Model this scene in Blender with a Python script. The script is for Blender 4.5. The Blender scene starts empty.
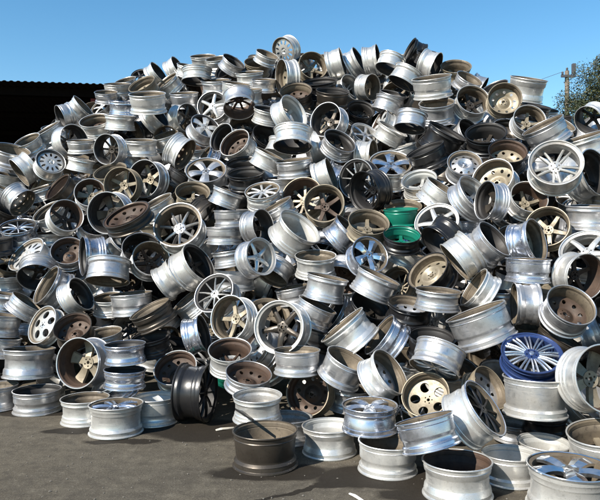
import bpy, bmesh, math, random
import numpy as np
from mathutils import Vector, Matrix, geometry as mgeo

sc = bpy.context.scene
COL = sc.collection
R = math.radians
# ------------------------------------------------------------------ camera, sky, sun, exposure
F = 643.0            # focal length in photo pixels (600 wide)
HZ = 240.0           # photo row of the horizon
CAMZ = 1.5
cam_d = bpy.data.cameras.new('camera'); cam = bpy.data.objects.new('camera', cam_d); COL.objects.link(cam)
cam.location = (0, 0, CAMZ); cam.rotation_euler = (R(90), 0, 0)
cam_d.sensor_width = 36; cam_d.lens = 36 * F / 600; cam_d.shift_y = -(250 - HZ) / 600
cam_d.clip_start = .05; cam_d.clip_end = 3000
sc.camera = cam

SUN = Vector((-.66, -.60, .70)).normalized()         # towards the sun: left, behind the camera
elev = math.asin(SUN.z); azim = math.atan2(SUN.x, SUN.y)
world = bpy.data.worlds.new('World'); sc.world = world; world.use_nodes = True
wn = world.node_tree
sky = wn.nodes.new('ShaderNodeTexSky'); sky.sky_type = 'NISHITA'; sky.sun_disc = False
sky.sun_elevation = elev; sky.sun_rotation = azim; sky.air_density = 1.0; sky.dust_density = .1; sky.ozone_density = 1.0
wn.nodes['Background'].inputs[1].default_value = .070
hs = wn.nodes.new('ShaderNodeHueSaturation'); hs.inputs['Saturation'].default_value = 1.32; hs.inputs['Hue'].default_value = .492; hs.inputs['Value'].default_value = 1.3
wn.links.new(sky.outputs[0], hs.inputs['Color']); wn.links.new(hs.outputs[0], wn.nodes['Background'].inputs[0])
sun_d = bpy.data.lights.new('sun', 'SUN'); sun_d.energy = 5.0; sun_d.angle = R(.53); sun_d.color = (1, .94, .84)
sun = bpy.data.objects.new('sun', sun_d); COL.objects.link(sun); sun.rotation_euler = SUN.to_track_quat('Z', 'Y').to_euler()
sun.location = (-20, -18, 30)
sc.view_settings.view_transform = 'Standard'; sc.view_settings.look = 'None'
sc.view_settings.exposure = 0.98; sc.view_settings.gamma = 1; sc.view_settings.use_curve_mapping = False

# ------------------------------------------------------------------ helpers
def ray(u, v):
    return Vector(((u - 300) / F, 1.0, (HZ - v) / F))          # y = 1
def at(u, v, y):
    r = ray(u, v); return Vector((r.x * y, y, CAMZ + r.z * y))
def ground_at(u, v, z=0.0):
    return at(u, v, (CAMZ - z) * F / (v - HZ))
def tag(o, label=None, cat=None, group=None, kind=None):
    for k, x in (('label', label), ('category', cat), ('group', group), ('kind', kind)):
        if x: o[k] = x
    return o
def link(name, data, parent=None):
    o = bpy.data.objects.new(name, data); COL.objects.link(o)
    if parent: o.parent = parent
    return o
def mesh(name, verts, faces, mats=(), midx=None, smooth=None):
    m = bpy.data.meshes.new(name); m.from_pydata(verts, [], faces)
    for x in mats: m.materials.append(x)
    if midx is not None: m.polygons.foreach_set('material_index', midx)
    if smooth is not None:
        m.polygons.foreach_set('use_smooth', [True] * len(m.polygons)); m.update()
        m.set_sharp_from_angle(angle=R(smooth))
    m.update(); return m
def boxes(lst):
    V, Fc = [], []
    for (x0, x1, y0, y1, z0, z1) in lst:
        n = len(V)
        V += [(x0,y0,z0),(x1,y0,z0),(x1,y1,z0),(x0,y1,z0),(x0,y0,z1),(x1,y0,z1),(x1,y1,z1),(x0,y1,z1)]
        Fc += [tuple(n + i for i in q) for q in ((0,3,2,1),(4,5,6,7),(0,1,5,4),(1,2,6,5),(2,3,7,6),(3,0,4,7))]
    return V, Fc
def tube(pts, rads, n=8):
    V, Fc = [], []
    for k, (p, r) in enumerate(zip(pts, rads)):
        p = Vector(p); a = Vector(pts[max(k-1, 0)]); b = Vector(pts[min(k+1, len(pts)-1)])
        d = (b - a).normalized(); x = d.orthogonal().normalized() if abs(d.z) > .95 else d.cross(Vector((0,0,1))).normalized(); y = d.cross(x)
        for i in range(n):
            t = 2*math.pi*i/n; V.append(tuple(p + r*(math.cos(t)*x + math.sin(t)*y)))
    for k in range(len(pts)-1):
        for i in range(n): Fc.append((k*n+i, k*n+(i+1)%n, (k+1)*n+(i+1)%n, (k+1)*n+i))
    Fc.append(tuple(range(n))[::-1]); Fc.append(tuple((len(pts)-1)*n+i for i in range(n)))
    return V, Fc

# ------------------------------------------------------------------ materials
def newmat(name):
    m = bpy.data.materials.new(name); m.use_nodes = True
    return m, m.node_tree.nodes, m.node_tree.links, m.node_tree.nodes['Principled BSDF']
def nd(N, t, **kw):
    n = N.new(t)
    for k, x in kw.items(): setattr(n, k, x)
    return n
def noise(N, L, scale, detail=4, rough=.55, vec=None):
    n = nd(N, 'ShaderNodeTexNoise'); n.inputs['Scale'].default_value = scale
    n.inputs['Detail'].default_value = detail; n.inputs['Roughness'].default_value = rough
    if vec is not None: L.new(vec, n.inputs['Vector'])
    return n.outputs[0]
def ramp(N, L, fac, stops):
    n = nd(N, 'ShaderNodeValToRGB'); e = n.color_ramp.elements
    while len(e) < len(stops): e.new(.5)
    for el, (p, c) in zip(e, stops):
        el.position = p; el.color = (c, c, c, 1) if not hasattr(c, '__len__') else (*c, 1)
    L.new(fac, n.inputs[0]); return n.outputs[0]
def mix(N, L, fac, a, b, mode='MIX'):
    n = nd(N, 'ShaderNodeMix', data_type='RGBA', blend_type=mode)
    for s, x in ((n.inputs[0], fac), (n.inputs[6], a), (n.inputs[7], b)):
        if isinstance(x, (int, float)): s.default_value = x
        elif isinstance(x, tuple): s.default_value = (*x, 1)
        else: L.new(x, s)
    return n.outputs[2]
def mathn(N, L, op, a, b=None):
    n = nd(N, 'ShaderNodeMath', operation=op)
    for s, x in ((n.inputs[0], a), (n.inputs[1], b)):
        if x is None: continue
        if isinstance(x, (int, float)): s.default_value = x
        else: L.new(x, s)
    return n.outputs[0]
def metal(name, col, dirt, metallic, rough, dirt_amt=.5, var=.22, bump=.12, speck=.7):
    """weathered wheel finish: base colour, grime in patches and in rings round the axle, chips, per-wheel variation"""
    m, N, L, B = newmat(name)
    tc = nd(N, 'ShaderNodeTexCoord'); oi = nd(N, 'ShaderNodeObjectInfo')
    off = nd(N, 'ShaderNodeVectorMath', operation='ADD'); L.new(tc.outputs['Object'], off.inputs[0])
    cmb = nd(N, 'ShaderNodeCombineXYZ'); r17 = mathn(N, L, 'MULTIPLY', oi.outputs['Random'], 37.0)
    L.new(r17, cmb.inputs[0]); L.new(r17, cmb.inputs[1]); L.new(cmb.outputs[0], off.inputs[1])
    vec = off.outputs[0]
    n1 = noise(N, L, 3.2, 6, .65, vec); n2 = noise(N, L, 17, 4, .6, vec); n3 = noise(N, L, 90, 2, .5, vec)
    # rings: noise that runs along the axle and hardly changes round it
    sp = nd(N, 'ShaderNodeSeparateXYZ'); L.new(tc.outputs['Object'], sp.inputs[0])
    c2 = nd(N, 'ShaderNodeCombineXYZ'); L.new(mathn(N, L, 'ADD', mathn(N, L, 'MULTIPLY', sp.outputs[2], 26.0), r17), c2.inputs[0])
    L.new(mathn(N, L, 'MULTIPLY', sp.outputs[0], 1.6), c2.inputs[1]); L.new(mathn(N, L, 'MULTIPLY', sp.outputs[1], 1.6), c2.inputs[2])
    n5 = noise(N, L, 1.0, 5, .7, c2.outputs[0])
    amt = mathn(N, L, 'ADD', mathn(N, L, 'MULTIPLY', oi.outputs['Random'], .25), dirt_amt - .10)
    g0 = mathn(N, L, 'MAXIMUM', ramp(N, L, n1, ((.40, 0.0), (.66, 1.0))), ramp(N, L, n5, ((.52, 0.0), (.68, .9))))
    grime = mathn(N, L, 'MULTIPLY', g0, amt)
    specks = mathn(N, L, 'MULTIPLY', ramp(N, L, n2, ((.57, 0.0), (.70, 1.0))), dirt_amt * speck)
    chips = mathn(N, L, 'MULTIPLY', ramp(N, L, n3, ((.64, 0.0), (.70, 1.0))), .55 * speck)
    val = mathn(N, L, 'ADD', mathn(N, L, 'MULTIPLY', oi.outputs['Random'], -var), 1 + var * .4)
    hsv = nd(N, 'ShaderNodeHueSaturation'); hsv.inputs['Color'].default_value = (*col, 1); L.new(val, hsv.inputs['Value'])
    c = mix(N, L, grime, hsv.outputs[0], dirt); c = mix(N, L, specks, c, tuple(x * .55 for x in dirt)); c = mix(N, L, chips, c, tuple(x * .35 + .02 for x in dirt))
    L.new(c, B.inputs['Base Color'])
    mm = mathn(N, L, 'MULTIPLY', mathn(N, L, 'SUBTRACT', 1.0, mathn(N, L, 'MULTIPLY', grime, .8)), metallic); L.new(mm, B.inputs['Metallic'])
    rr = mathn(N, L, 'ADD', mathn(N, L, 'MULTIPLY', grime, .22), mathn(N, L, 'ADD', mathn(N, L, 'MULTIPLY', n2, .16), rough - .08))
    L.new(rr, B.inputs['Roughness'])
    bp = nd(N, 'ShaderNodeBump'); bp.inputs['Strength'].default_value = bump; bp.inputs['Distance'].default_value = .004
    L.new(mathn(N, L, 'ADD', n2, mathn(N, L, 'MULTIPLY', n3, .5)), bp.inputs['Height']); L.new(bp.outputs[0], B.inputs['Normal'])
    return m
def plain(name, col, rough=.7, metallic=0, var=.25, scale=6, bump=.2, spec=.5):
    m, N, L, B = newmat(name); B.inputs['Specular IOR Level'].default_value = spec
    tc = nd(N, 'ShaderNodeTexCoord'); n1 = noise(N, L, scale, 6, .6, tc.outputs['Object'])
    f = ramp(N, L, n1, ((.3, 1 - var), (.7, 1 + var * .5)))
    L.new(mix(N, L, 1.0, tuple(col), f, 'MULTIPLY'), B.inputs['Base Color'])
    B.inputs['Roughness'].default_value = rough; B.inputs['Metallic'].default_value = metallic
    bp = nd(N, 'ShaderNodeBump'); bp.inputs['Strength'].default_value = bump; bp.inputs['Distance'].default_value = .01
    L.new(n1, bp.inputs['Height']); L.new(bp.outputs[0], B.inputs['Normal'])
    return m
DUST = (.16, .12, .08)
OUT = {
 's': metal('silver_paint', (.58, .58, .59), (.11, .095, .075), .92, .32, .42),
 'w': metal('oxidised_pale_alloy', (.69, .685, .665), (.19, .165, .125), .82, .34, .42),
 'l': metal('polished_bluish_alloy', (.56, .59, .66), (.12, .11, .11), .95, .24, .22, bump=.02, speck=.2),
 'd': metal('dirty_dark_steel', (.072, .061, .050), (.024, .018, .013), .72, .34, .55),
 'k': metal('black_paint', (.009, .009, .010), (.035, .031, .027), .10, .30, .25),
 'c': metal('chrome_plate', (.78, .79, .81), (.20, .18, .15), .98, .09, .16, bump=.02, speck=.3),
 'b': metal('blue_paint', (.022, .045, .140), (.06, .06, .07), .45, .28, .35),
 'g': metal('green_paint', (.004, .15, .10), (.02, .05, .035), .15, .32, .30),
 'n': metal('dusty_tan_alloy', (.28, .24, .175), (.070, .050, .031), .45, .46, .55),
 'r': metal('rusty_steel', (.060, .036, .023), (.022, .014, .010), .25, .58, .65),
}
INN = {
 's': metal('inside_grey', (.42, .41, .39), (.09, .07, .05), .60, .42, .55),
 'w': metal('inside_pale', (.50, .50, .48), (.20, .175, .13), .45, .45, .30),
 'n': metal('inside_brake_dust_tan', (.140, .112, .078), (.030, .021, .014), .28, .58, .66),
 'r': metal('inside_rusty_brown', (.066, .037, .023), (.018, .011, .008), .10, .66, .65),
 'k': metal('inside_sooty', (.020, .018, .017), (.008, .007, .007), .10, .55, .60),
 'g': OUT['g'], 'b': OUT['b'],
}
HOLE = plain('bore_shadow_steel', (.03, .028, .026), .7)
# (u, v, d, b, phi, end, style, outer, inner, options)   pixels of the near end, its size, facing
CAT = [
# front row on the asphalt
(265,429,66,.28,90,'B','d','d','n',dict(g=1,w=.54,lab='dirty dark brown wheel lying open on the asphalt, frontmost in the middle')),
(329,424.5,55,.3,90,'B','5','w','w',dict(g=1,w=.50,lab='cream wheel with flared open top standing right of the dirty dark brown wheel')),
(287,416,52,.3,90,'B','5','s','s',dict(g=1,w=.46,lab='pale silver open wheel lying just behind the dirty dark brown front wheel')),
(257,393,50,.3,90,'B','5','w','s',dict(w=.5,z=-.08,lab='cream open wheel lying between black standing wheel and rusty facing wheel')),
(372,402,56,.28,90,'F','w','l','n',dict(w=.46,rec=.03,lab='polished face-up wheel with wide spokes stacked on a cream wheel in front')),
(388,440,60,.28,90,'B','5','w','n',dict(g=1,w=.5,lab='cream ribbed wheel on wet asphalt carrying the polished wide-spoke wheel')),
(426,418,60,.10,106,'B','5','l','n',dict(w=.5,z=-.30,lab='bluish silver wheel tilted left, resting above the front rusty-inside wheel')),
(457,459,70,.29,90,'B','o','w','r',dict(g=1,w=.5,lab='cream wheel with rusty brown inside cut by the bottom photo edge')),
(510,452,56,.3,90,'B','5','w','w',dict(g=1,w=.5,lab='white ribbed wheel in front row left of the big chrome-faced wheel')),
(541,438,52,.32,88,'B','5','w','w',dict(w=.42,z=.10,lab='white wheel with pale empty inside just behind the big chrome-faced wheel')),
(570,465,84,.32,90,'F','w','w','n',dict(g=1,w=.5,sp='c',lip='c',rec=.03,lab='big cream wheel with chrome spoked face up, bottom right corner')),
(600,430,70,.40,95,'B','5','w','n',dict(w=.42,lab='cream wheel with dusty brown open inside at right edge above chrome-faced wheel')),
(546,415,44,.35,88,'F','w','k','k',dict(w=.4,sp='k',lab='small black wheel lying face up below the white wheel under the blue one')),
(483,410,62,.36,35,'F','m','w','n',dict(w=.5,z=-.15,sp='k',lip='l',rec=.04,lab='cream wheel with thin black spokes and shiny bluish lip leaning right')),
(513,420,38,.30,85,'B','5','s','s',dict(z=.15,lab='small shaded silver wheel right of the shiny-lipped black-spoke wheel')),
(488,390,46,.55,30,'B','d','n','n',dict(w=.4,lab='tan ring-like wheel tilted behind the shiny-lipped black-spoke wheel')),
(535,376,63,.16,90,'B','5','w','s',dict(w=.6,z=.0,fix=1,lab='tall cream wheel barrel with the blue spoked wheel lying on it')),
(532,352,60,.66,82,'F','b','b','b',dict(w=.3,sp='l',rec=.03,z=-.10,fix=1,lab='blue wheel with many thin silver-edged spokes lying on a cream barrel')),
(603,377,69,.80,8,'B','w','w','r',dict(w=.5,z=-.22,sp='n',lab='large cream wheel facing camera at right edge, dark inside with tan spokes')),
(580,404,44,.35,40,'B','5','w','s',dict(lab='cream wheel edge peeking below the large facing wheel at right')),
(80,366,51,.80,180,'B','w','s','r',dict(w=.5,sp='n',lab='wheel standing on edge at lower left, tan spoked hub deep inside')),
(30,346,50,.10,88,'B','5','s','n',dict(w=.56,lab='silver barrel lying level on another wheel at lower left')),
(37,389,47,.3,84,'B','5','s','k',dict(g=1,w=.46,lab='silver flared wheel on the asphalt under the level barrel at lower left')),
(-6,385,46,.3,90,'B','5','s','n',dict(g=1,w=.5,lab='silver wheel cut by the left photo edge on the asphalt')),
(3,334,42,.10,82,'B','5','s','n',dict(lab='lowest ribbed silver wheel of the stack at left photo edge')),
(44,326,40,.55,155,'F','t','w','n',dict(w=.3,lab='white wheel with round openings turned left above the level barrel')),
(60,350,34,.35,45,'B','5','l','k',{}),
(104,329,36,.30,100,'B','5','w','n',{}),
(52,381,30,.40,80,'B','5','w','s',{}),
(85,397,48,.29,90,'B','d','w','n',dict(g=1,w=.5,lab='cream ribbed wheel with tan inside on asphalt left of the blue-silver spoked one')),
(116,403,54,.28,90,'F','y','w','n',dict(g=1,w=.54,sp='l',rec=.03,lab='cream wheel with shiny bluish spokes face up, leftmost face-up wheel on asphalt')),
(155,396,46,.28,90,'B','5','w','w',dict(g=1,w=.56,lab='shaded white-rimmed wheel between bluish spoked wheel and black standing wheel')),
(128,345,41,.18,92,'B','5','l','k',dict(lab='shaded silver wheel on top of a two-wheel stack at lower left')),
(128,368,42,.2,88,'B','5','l','k',dict(lab='shaded silver wheel at the bottom of a two-wheel stack, lower left')),
(155,352,34,.3,80,'B','5','w','n',{}),
(178,370,44,.75,110,'B','d','w','r',dict(w=.4,lab='white wheel with rusty red inside half behind the black standing wheel')),
(209,393,58,.33,-3,'F','m','k','k',dict(w=.5,g2=1,sp='k',lab='black wheel standing on its edge on the asphalt, facing right')),
(207,357,36,.40,60,'F','5','k','k',dict(sp='s',lab='dark wheel above the black standing wheel')),
(224,373,24,.3,60,'B','5','g','g',dict(lab='sliver of a green wheel behind the black standing wheel')),
(202,334,38,.30,15,'B','5','l','k',{}),
(229,318,46,.80,170,'B','5','w','n',dict(w=.42,lab='silver wheel with dark opening below the mesh-faced wheel, left of centre')),
(232,350,44,.55,92,'B','5','w','r',{}),
(252,370,47,.50,82,'B','d','s','r',dict(w=.35,z=.15,lab='tilted wheel with flat rust-brown inside left of the rusty facing wheel')),
(300,352,47,.18,90,'B','5','s','n',dict(w=.5,lab='silver level barrel below the big dark-spoked wheel at lower middle')),
(305,393,46,.93,170,'B','d','n','r',dict(w=.45,sp='r',lab='wheel facing camera with dark rusty holed disc, lower middle')),
(320,374,36,.35,60,'B','5','w','s',{}),
(349,355,46,.35,63,'B','d','s','n',dict(w=.55,lab='silver wheel tilted right with tan inside, lower middle')),
(346,388,44,.25,82,'B','5','s','n',{}),
(388,374,51,.45,35,'B','d','w','n',dict(w=.45,lab='white wheel leaning right with half-shaded tan inside, lower middle')),
(422,392,49,.88,120,'B','t','n','n',dict(w=.4,sp='n',lab='tan wheel facing camera, tan disc with round holes, lower right of middle')),
(433,370,52,.28,252,'F','m','s','n',dict(w=.5,sp='s',lab='silver wheel lying face down with toothed spoke ends above the tan disc wheel')),
(381,334,48,.25,145,'B','5','l','n',dict(w=.45)),
(472,308,62,.10,112,'B','5','s','n',dict(w=.55,lab='large ribbed silver barrel tilted left, left above the blue wheel')),
# lower middle band
(27,256,42,.45,135,'F','o','w','n',dict(w=.4,lab='white wheel with oval slots round its face tilted up left, left edge')),
(36,280,38,.70,260,'B','5','s','k',dict(w=.45)),
(47,284,43,.28,150,'B','5','s','n',dict(w=.45,lab='silver wheel with tan lip leaning left beside a dark opening, left side')),
(64,253,34,.80,100,'B','d','s','r',{}),
(80,256,40,.18,180,'B','5','l','k',dict(w=.5)),
(109,282,44,.25,265,'B','5','s','n',dict(w=.5,lab='shiny silver barrel opening downward over a tan one, left side')),
(88,292,36,.50,30,'B','5','w','k',{}),
(30,300,36,.20,55,'B','5','s','n',{}),
(2,296,40,.10,80,'B','5','s','n',dict(lab='topmost ribbed silver wheel of the stack at left photo edge')),
(3,315,42,.10,82,'B','5','s','n',dict(lab='middle ribbed silver wheel of the stack at left photo edge')),
(74,326,38,.70,110,'B','d','d','r',{}),
(80,308,32,.50,90,'F','m','d','k',dict(sp='d')),
(110,298,36,.30,95,'B','5','w','n',{}),
(151,260,38,.90,65,'B','5','w','n',dict(w=.45,sp='r',lab='frontmost of three nested rings, tan right inside, left of middle')),
(143,248,41,.80,80,'B','5','s','k',dict(lab='middle one of three nested rings left of middle')),
(129,238,41,.65,60,'B','5','s','k',dict(lab='rearmost of three nested rings left of middle, dark inside')),
(198,263,44,.50,37,'F','5','w','k',dict(w=.5,sp='d',rec=.16,lab='white wheel with shaded dark spokes leaning right, left of middle')),
(180,273,38,.20,35,'B','5','w','n',{}),
(186,300,36,.20,130,'B','5','w','n',{}),
(216,292,44,.75,135,'F','m','s','k',dict(w=.4,sp='w',lab='silver wheel with thin mesh spokes facing camera, left of middle')),
(230,250,38,.05,100,'B','5','s','n',{}),
(132,299,42,.10,95,'B','5','s','n',{}),
(152,313,44,.20,118,'B','d','d','n',{}),
(150,332,40,.30,100,'B','5','k','k',{}),
(168,338,38,.30,80,'B','5','d','k',{}),
(263,259,39,.75,18,'F','5','s','s',dict(w=.5,rec=.14,sp='w',lab='silver five-spoke wheel facing right, middle of the heap')),
(272,281,36,.40,240,'B','5','s','n',{}),
(286,281,36,.10,102,'B','5','s','n',{}),
(316,256,42,.28,90,'B','5','w','n',dict(w=.5,lab='cream level wheel with tan inside at the centre of the heap')),
(327,279,43,.10,78,'B','5','s','n',dict(w=.55,lab='bright silver barrel just below the cream tan-inside wheel at centre')),
(315,303,42,.15,64,'B','5','s','n',dict(w=.5)),
(279,330,54,.92,175,'F','5','w','s',dict(w=.45,rec=.18,sp='d',lab='large white wheel facing camera with dark recessed spokes, lower middle')),
(343,330,54,.12,130,'B','5','w','n',dict(w=.5)),
(369,251,40,.80,45,'F','w','l','n',dict(w=.45,sp='c',lab='wheel with chunky shiny chrome spokes facing camera, left of the green wheel')),
(378,272,46,.10,65,'B','5','s','n',dict(w=.5)),
(409,249,36,.12,65,'B','5','w','n',{}),
(430,272,47,.60,130,'F','d','k','n',dict(w=.45,rec=.12,sp='n',lab='black wheel with brown holed disc inside, right of centre')),
(438,292,46,.15,85,'B','5','s','n',dict(lab='silver wheel directly under the black wheel with brown holed disc')),
(407,303,44,.38,80,'B','d','k','n',dict(w=.4,lab='black wheel with smooth tan inside open upward, right of centre')),
(374,303,42,.50,60,'B','5','k','k',{}),
(430,332,46,.40,85,'B','5','k','k',{}),
(456,261,46,.15,218,'B','5','w','n',dict(w=.5,lab='large white barrel slanting beside the black tyre-like ring, right of centre')),
(476,289,44,.25,146,'B','d','w','n',dict(w=.4)),
(527,259,45,.05,88,'B','5','l','n',dict(w=.52,lab='shiny level barrel standing on a sideways barrel, right side')),
(511,303,43,.18,180,'B','5','s','n',dict(w=.55,lab='shiny sideways barrel under the level one, above the blue wheel')),
(529,326,26,.35,90,'B','5','n','n',{}),
(569,302,50,.70,58,'B','d','s','n',dict(w=.5,lab='large silver wheel open toward upper right, dusty inside, right side')),
(588,276,47,.75,-8,'B','5','w','r',dict(w=.5,lab='white wheel open to the right with rusty inside, right edge')),
(584,250,54,.75,100,'F','5','w','s',dict(w=.4,lab='large pale five-spoke wheel facing up at right edge')),
(600,320,46,.4,200,'B','5','k','k',{}),
(490,241,44,.35,42,'B','5','s','k',dict(w=.5)),
(536,243,45,.40,15,'B','d','l','n',dict(w=.5,lab='shiny wheel with brown-dark opening facing right below the tan five-spoke wheel')),
(545,226,43,.92,110,'B','5','n','n',dict(w=.42,sp='n',lab='tan wheel facing camera with tan spokes, right side')),
(530,194,38,.75,60,'B','5','w','r',dict(w=.5,sp='n',lab='silver wheel with dark rusty inside just above the tan five-spoke wheel')),
(494,180,43,.80,125,'B','d','w','n',dict(w=.45,sp='n',lab='silver wheel with brown inside and bright hub, left below the double-spoke wheel')),
(479,203,40,.50,170,'B','5','s','k',{}),
(553,165,53,.85,82,'F','y','w','s',dict(w=.45,rec=.16,sp='w',lab='big white wheel with five double spokes facing camera, upper right')),
(597,174,50,.50,20,'B','5','w','k',dict(w=.5,lab='silver wheel open to the right at right edge beside double-spoke wheel')),
(588,201,47,.04,88,'B','5','s','n',dict(w=.5)),
(573,193,34,.60,100,'F','5','w','n',{}),
(508,228,34,.60,100,'F','5','w','n',{}),
# centre right band
(394,160,44,.55,85,'F','w','w','n',dict(w=.5,sp='c',lab='white wheel with chunky chrome face up, right of the black-rimmed mesh wheel')),
(420,180,36,.55,100,'B','5','w','w',dict(w=.45,lab='white wheel with pale hollow inside above the green wheel')),
(446,188,42,.15,55,'B','5','w','n',dict(w=.5)),
(476,196,46,.45,40,'B','5','s','s',dict(w=.4)),
(399,212,35,.10,92,'B','5','g','g',dict(w=.55,lab='green wheel lying level under the tan bowl, right of centre')),
(400,234,38,.45,85,'B','5','k','g',dict(w=.4,sp='g',lab='black-lipped wheel with green inside directly under the green barrel')),
(400,203,38,.38,90,'B','d','n','n',dict(w=.35,lab='tan bowl-like wheel lying on the green wheel')),
(437,224,45,.80,110,'F','5','w','s',dict(w=.4,sp='w',lab='white five-spoke wheel facing camera right of the green wheel')),
(438,243,41,.50,222,'B','5','k','k',dict(w=.5,lab='black tyre-like ring leaning on the white five-spoke wheel')),
(366,224,42,.60,80,'B','5','n','n',dict(w=.4,sp='n',lab='tan wheel with spokes inside left of the green wheel')),
(366,195,42,.70,190,'B','m','k','k',dict(w=.5,sp='k',lab='black wheel just below the silver thin-spoked wheel')),
(353,179,41,.85,170,'F','m','k','k',dict(w=.35,sp='w',lip='s',lab='wheel with thin silver radial spokes facing camera, upper middle')),
(464,164,35,.70,80,'F','d','s','n',dict(sp='s',lab='silver wheel with round-holed disc facing up, upper right of middle')),
(447,131,42,.15,60,'B','5','k','k',dict(w=.55,lab='black slanted barrel, upper right of middle')),
(424,150,40,.20,112,'B','5','k','k',dict(w=.5,lab='black barrel tilted left below the black slanted barrel')),
(410,133,32,.35,260,'B','5','s','k',{}),
(440,103,36,.28,92,'B','d','s','n',dict(w=.55)),
(432,80,40,.12,95,'B','5','w','n',dict(w=.5)),
(476,97,35,.75,60,'B','5','w','n',dict(w=.45,lab='white wheel with big dark hole open upward near the top right ridge')),
(456,66,31,.42,85,'B','5','n','n',dict(w=.45,lab='tan wheel with brown inside topping the ridge right of middle')),
(436,68,31,.30,-20,'B','5','w','k',dict(w=.5)),
(411,53,28,.20,150,'B','5','k','k',dict(w=.5)),
(388,70,28,.45,250,'B','5','w','k',{}),
(402,84,31,.30,240,'B','5','w','k',{}),
(378,60,31,.15,10,'B','5','w','k',{}),
(359,60,30,.20,30,'B','5','w','k',{}),
(345,63,31,.10,15,'B','5','w','n',{}),
(313,66,30,.85,60,'B','5','n','n',dict(w=.45,sp='n',lab='tan wheel with dark spoked inside facing camera on the top ridge')),
(320,82,36,.20,95,'B','5','k','k',{}),
(334,90,34,.20,85,'B','5','d','k',{}),
(283,51,27,.80,200,'F','o','w','n',dict(w=.45,lab='white slotted wheel facing camera, highest on the ridge')),
(278,80,35,.35,180,'B','d','w','n',dict(w=.4,lab='wheel on edge with narrow tan opening below the highest slotted wheel')),
(297,91,33,.50,95,'B','d','d','n',dict(w=.45,lab='dark wheel with tan inside open upward below the highest slotted wheel')),
(253,61,26,.40,90,'B','5','n','n',{}),
(248,74,29,.10,95,'B','5','w','n',{}),
(248,90,31,.10,95,'B','5','w','n',{}),
(267,79,25,.10,90,'B','5','s','n',{}),
(241,112,33,.70,275,'B','5','s','r',{}),
(269,110,31,.20,80,'B','5','w','k',{}),
(293,113,37,.50,35,'B','5','w','w',dict(w=.45,lab='white wheel leaning right with half-shaded white inside, upper middle')),
(327,121,36,.80,150,'B','5','s','k',dict(lab='grey open wheel with a smaller brown one nested in it, upper middle')),
(339,127,28,.60,40,'B','d','n','n',dict(w=.3)),
(340,143,35,.50,60,'B','5','s','k',{}),
(293,147,40,.40,268,'B','5','w','k',{}),
(293,158,37,.10,97,'B','5','s','n',{}),
(271,158,32,.10,65,'B','5','w','n',{}),
(302,195,42,.85,120,'B','m2','n','r',dict(w=.45,sp='n',lab='wheel with many tan spokes in a rusty inside, left of pair at centre')),
(327,206,41,.93,100,'B','5','n','n',dict(w=.42,sp='r',lab='wheel with brown five-spoke inside facing camera, right of pair at centre')),
(301,228,48,.42,52,'B','5','w','w',dict(w=.5,lab='white wheel leaning right, half its white inside in dark shade, centre')),
(268,224,35,.60,10,'B','5','s','k',dict(w=.5)),
(262,190,36,.45,100,'F','5','w','n',{}),
(276,206,36,.15,120,'B','5','s','n',{}),
(326,172,34,.20,20,'B','5','w','n',{}),
(246,174,38,.30,95,'B','5','k','k',dict(lab='black wheel, lower of a black pair left of centre')),
(246,160,36,.35,95,'B','5','k','k',dict(lab='black wheel, upper of a black pair left of centre')),
(353,222,38,.20,45,'B','5','l','n',dict(w=.55)),
# left band
(122,185,36,.90,170,'B','5','n','n',dict(w=.42,sp='n',lab='wheel with tan spoked hub facing camera, left one of a pair at upper left')),
(144,179,39,.80,170,'B','5','s','k',dict(w=.45,sp='n',lab='wheel with dark inside and tan hub, right one of a pair at upper left')),
(89,191,31,.90,100,'B','5','w','r',dict(sp='n')),
(110,170,34,.40,110,'B','5','n','n',{}),
(109,214,43,.88,180,'B','5','s','k',dict(w=.45)),
(126,214,50,.35,117,'B','d','d','r',dict(w=.25,lab='flat dark brown disc-like wheel leaning over an open ring, left')),
(70,217,34,.90,50,'B','5','w','r',dict(w=.5,sp='r',lab='white wheel with dark rusty inside facing camera, left side')),
(45,211,33,.35,125,'B','d','w','n',{}),
(57,189,33,.30,140,'B','d','d','r',{}),
(25,203,31,.55,-40,'B','d','s','n',dict(w=.5)),
(54,164,29,.80,70,'F','o','w','k',dict(w=.5,lab='white wheel with dark oval slots facing camera at upper left')),
(20,172,32,.20,215,'B','5','w','n',{}),
(18,151,36,.30,80,'B','5','s','n',{}),
(42,133,31,.10,125,'B','5','w','n',{}),
(48,123,25,.20,100,'B','5','s','n',{}),
(80,107,27,.20,45,'B','5','w','n',{}),
(64,116,24,.3,200,'B','5','s','k',{}),
(75,142,33,.80,20,'B','5','w','k',{}),
(95,120,31,.40,105,'B','d','w','n',dict(lab='white wheel with tan inside open upward, upper left near the shed')),
(84,141,27,.10,95,'B','5','w','n',{}),
(82,159,27,.05,80,'B','5','w','n',{}),
(112,150,31,.80,180,'B','5','s','k',{}),
(124,101,31,.03,90,'B','5','l','n',{}),
(124,117,31,.03,90,'B','5','w','n',{}),
(117,85,27,.10,95,'B','5','w','n',{}),
(99,102,23,.40,130,'F','5','w','n',{}),
(140,141,33,.10,92,'B','5','w','n',{}),
(158,114,29,.30,40,'B','5','w','k',{}),
(160,137,28,.20,110,'B','5','w','n',{}),
(188,118,29,.75,10,'F','5','w','k',dict(w=.5,sp='d',lab='white wheel with dark five-spoke face turned right, upper left of middle')),
(214,104,31,.90,120,'F','5','w','k',dict(sp='w',lab='white five-spoke wheel facing camera below the ridge, left of middle')),
(206,127,32,.60,60,'F','w','s','k',dict(sp='w')),
(221,139,31,.60,150,'B','5','w','k',{}),
(234,144,34,.60,130,'B','d','w','r',dict(lab='wheel with rust-brown opening turned left, above the black pair')),
(185,157,35,.40,-30,'B','d','w','n',dict(w=.45)),
(202,158,30,.20,150,'B','5','l','n',{}),
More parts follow.
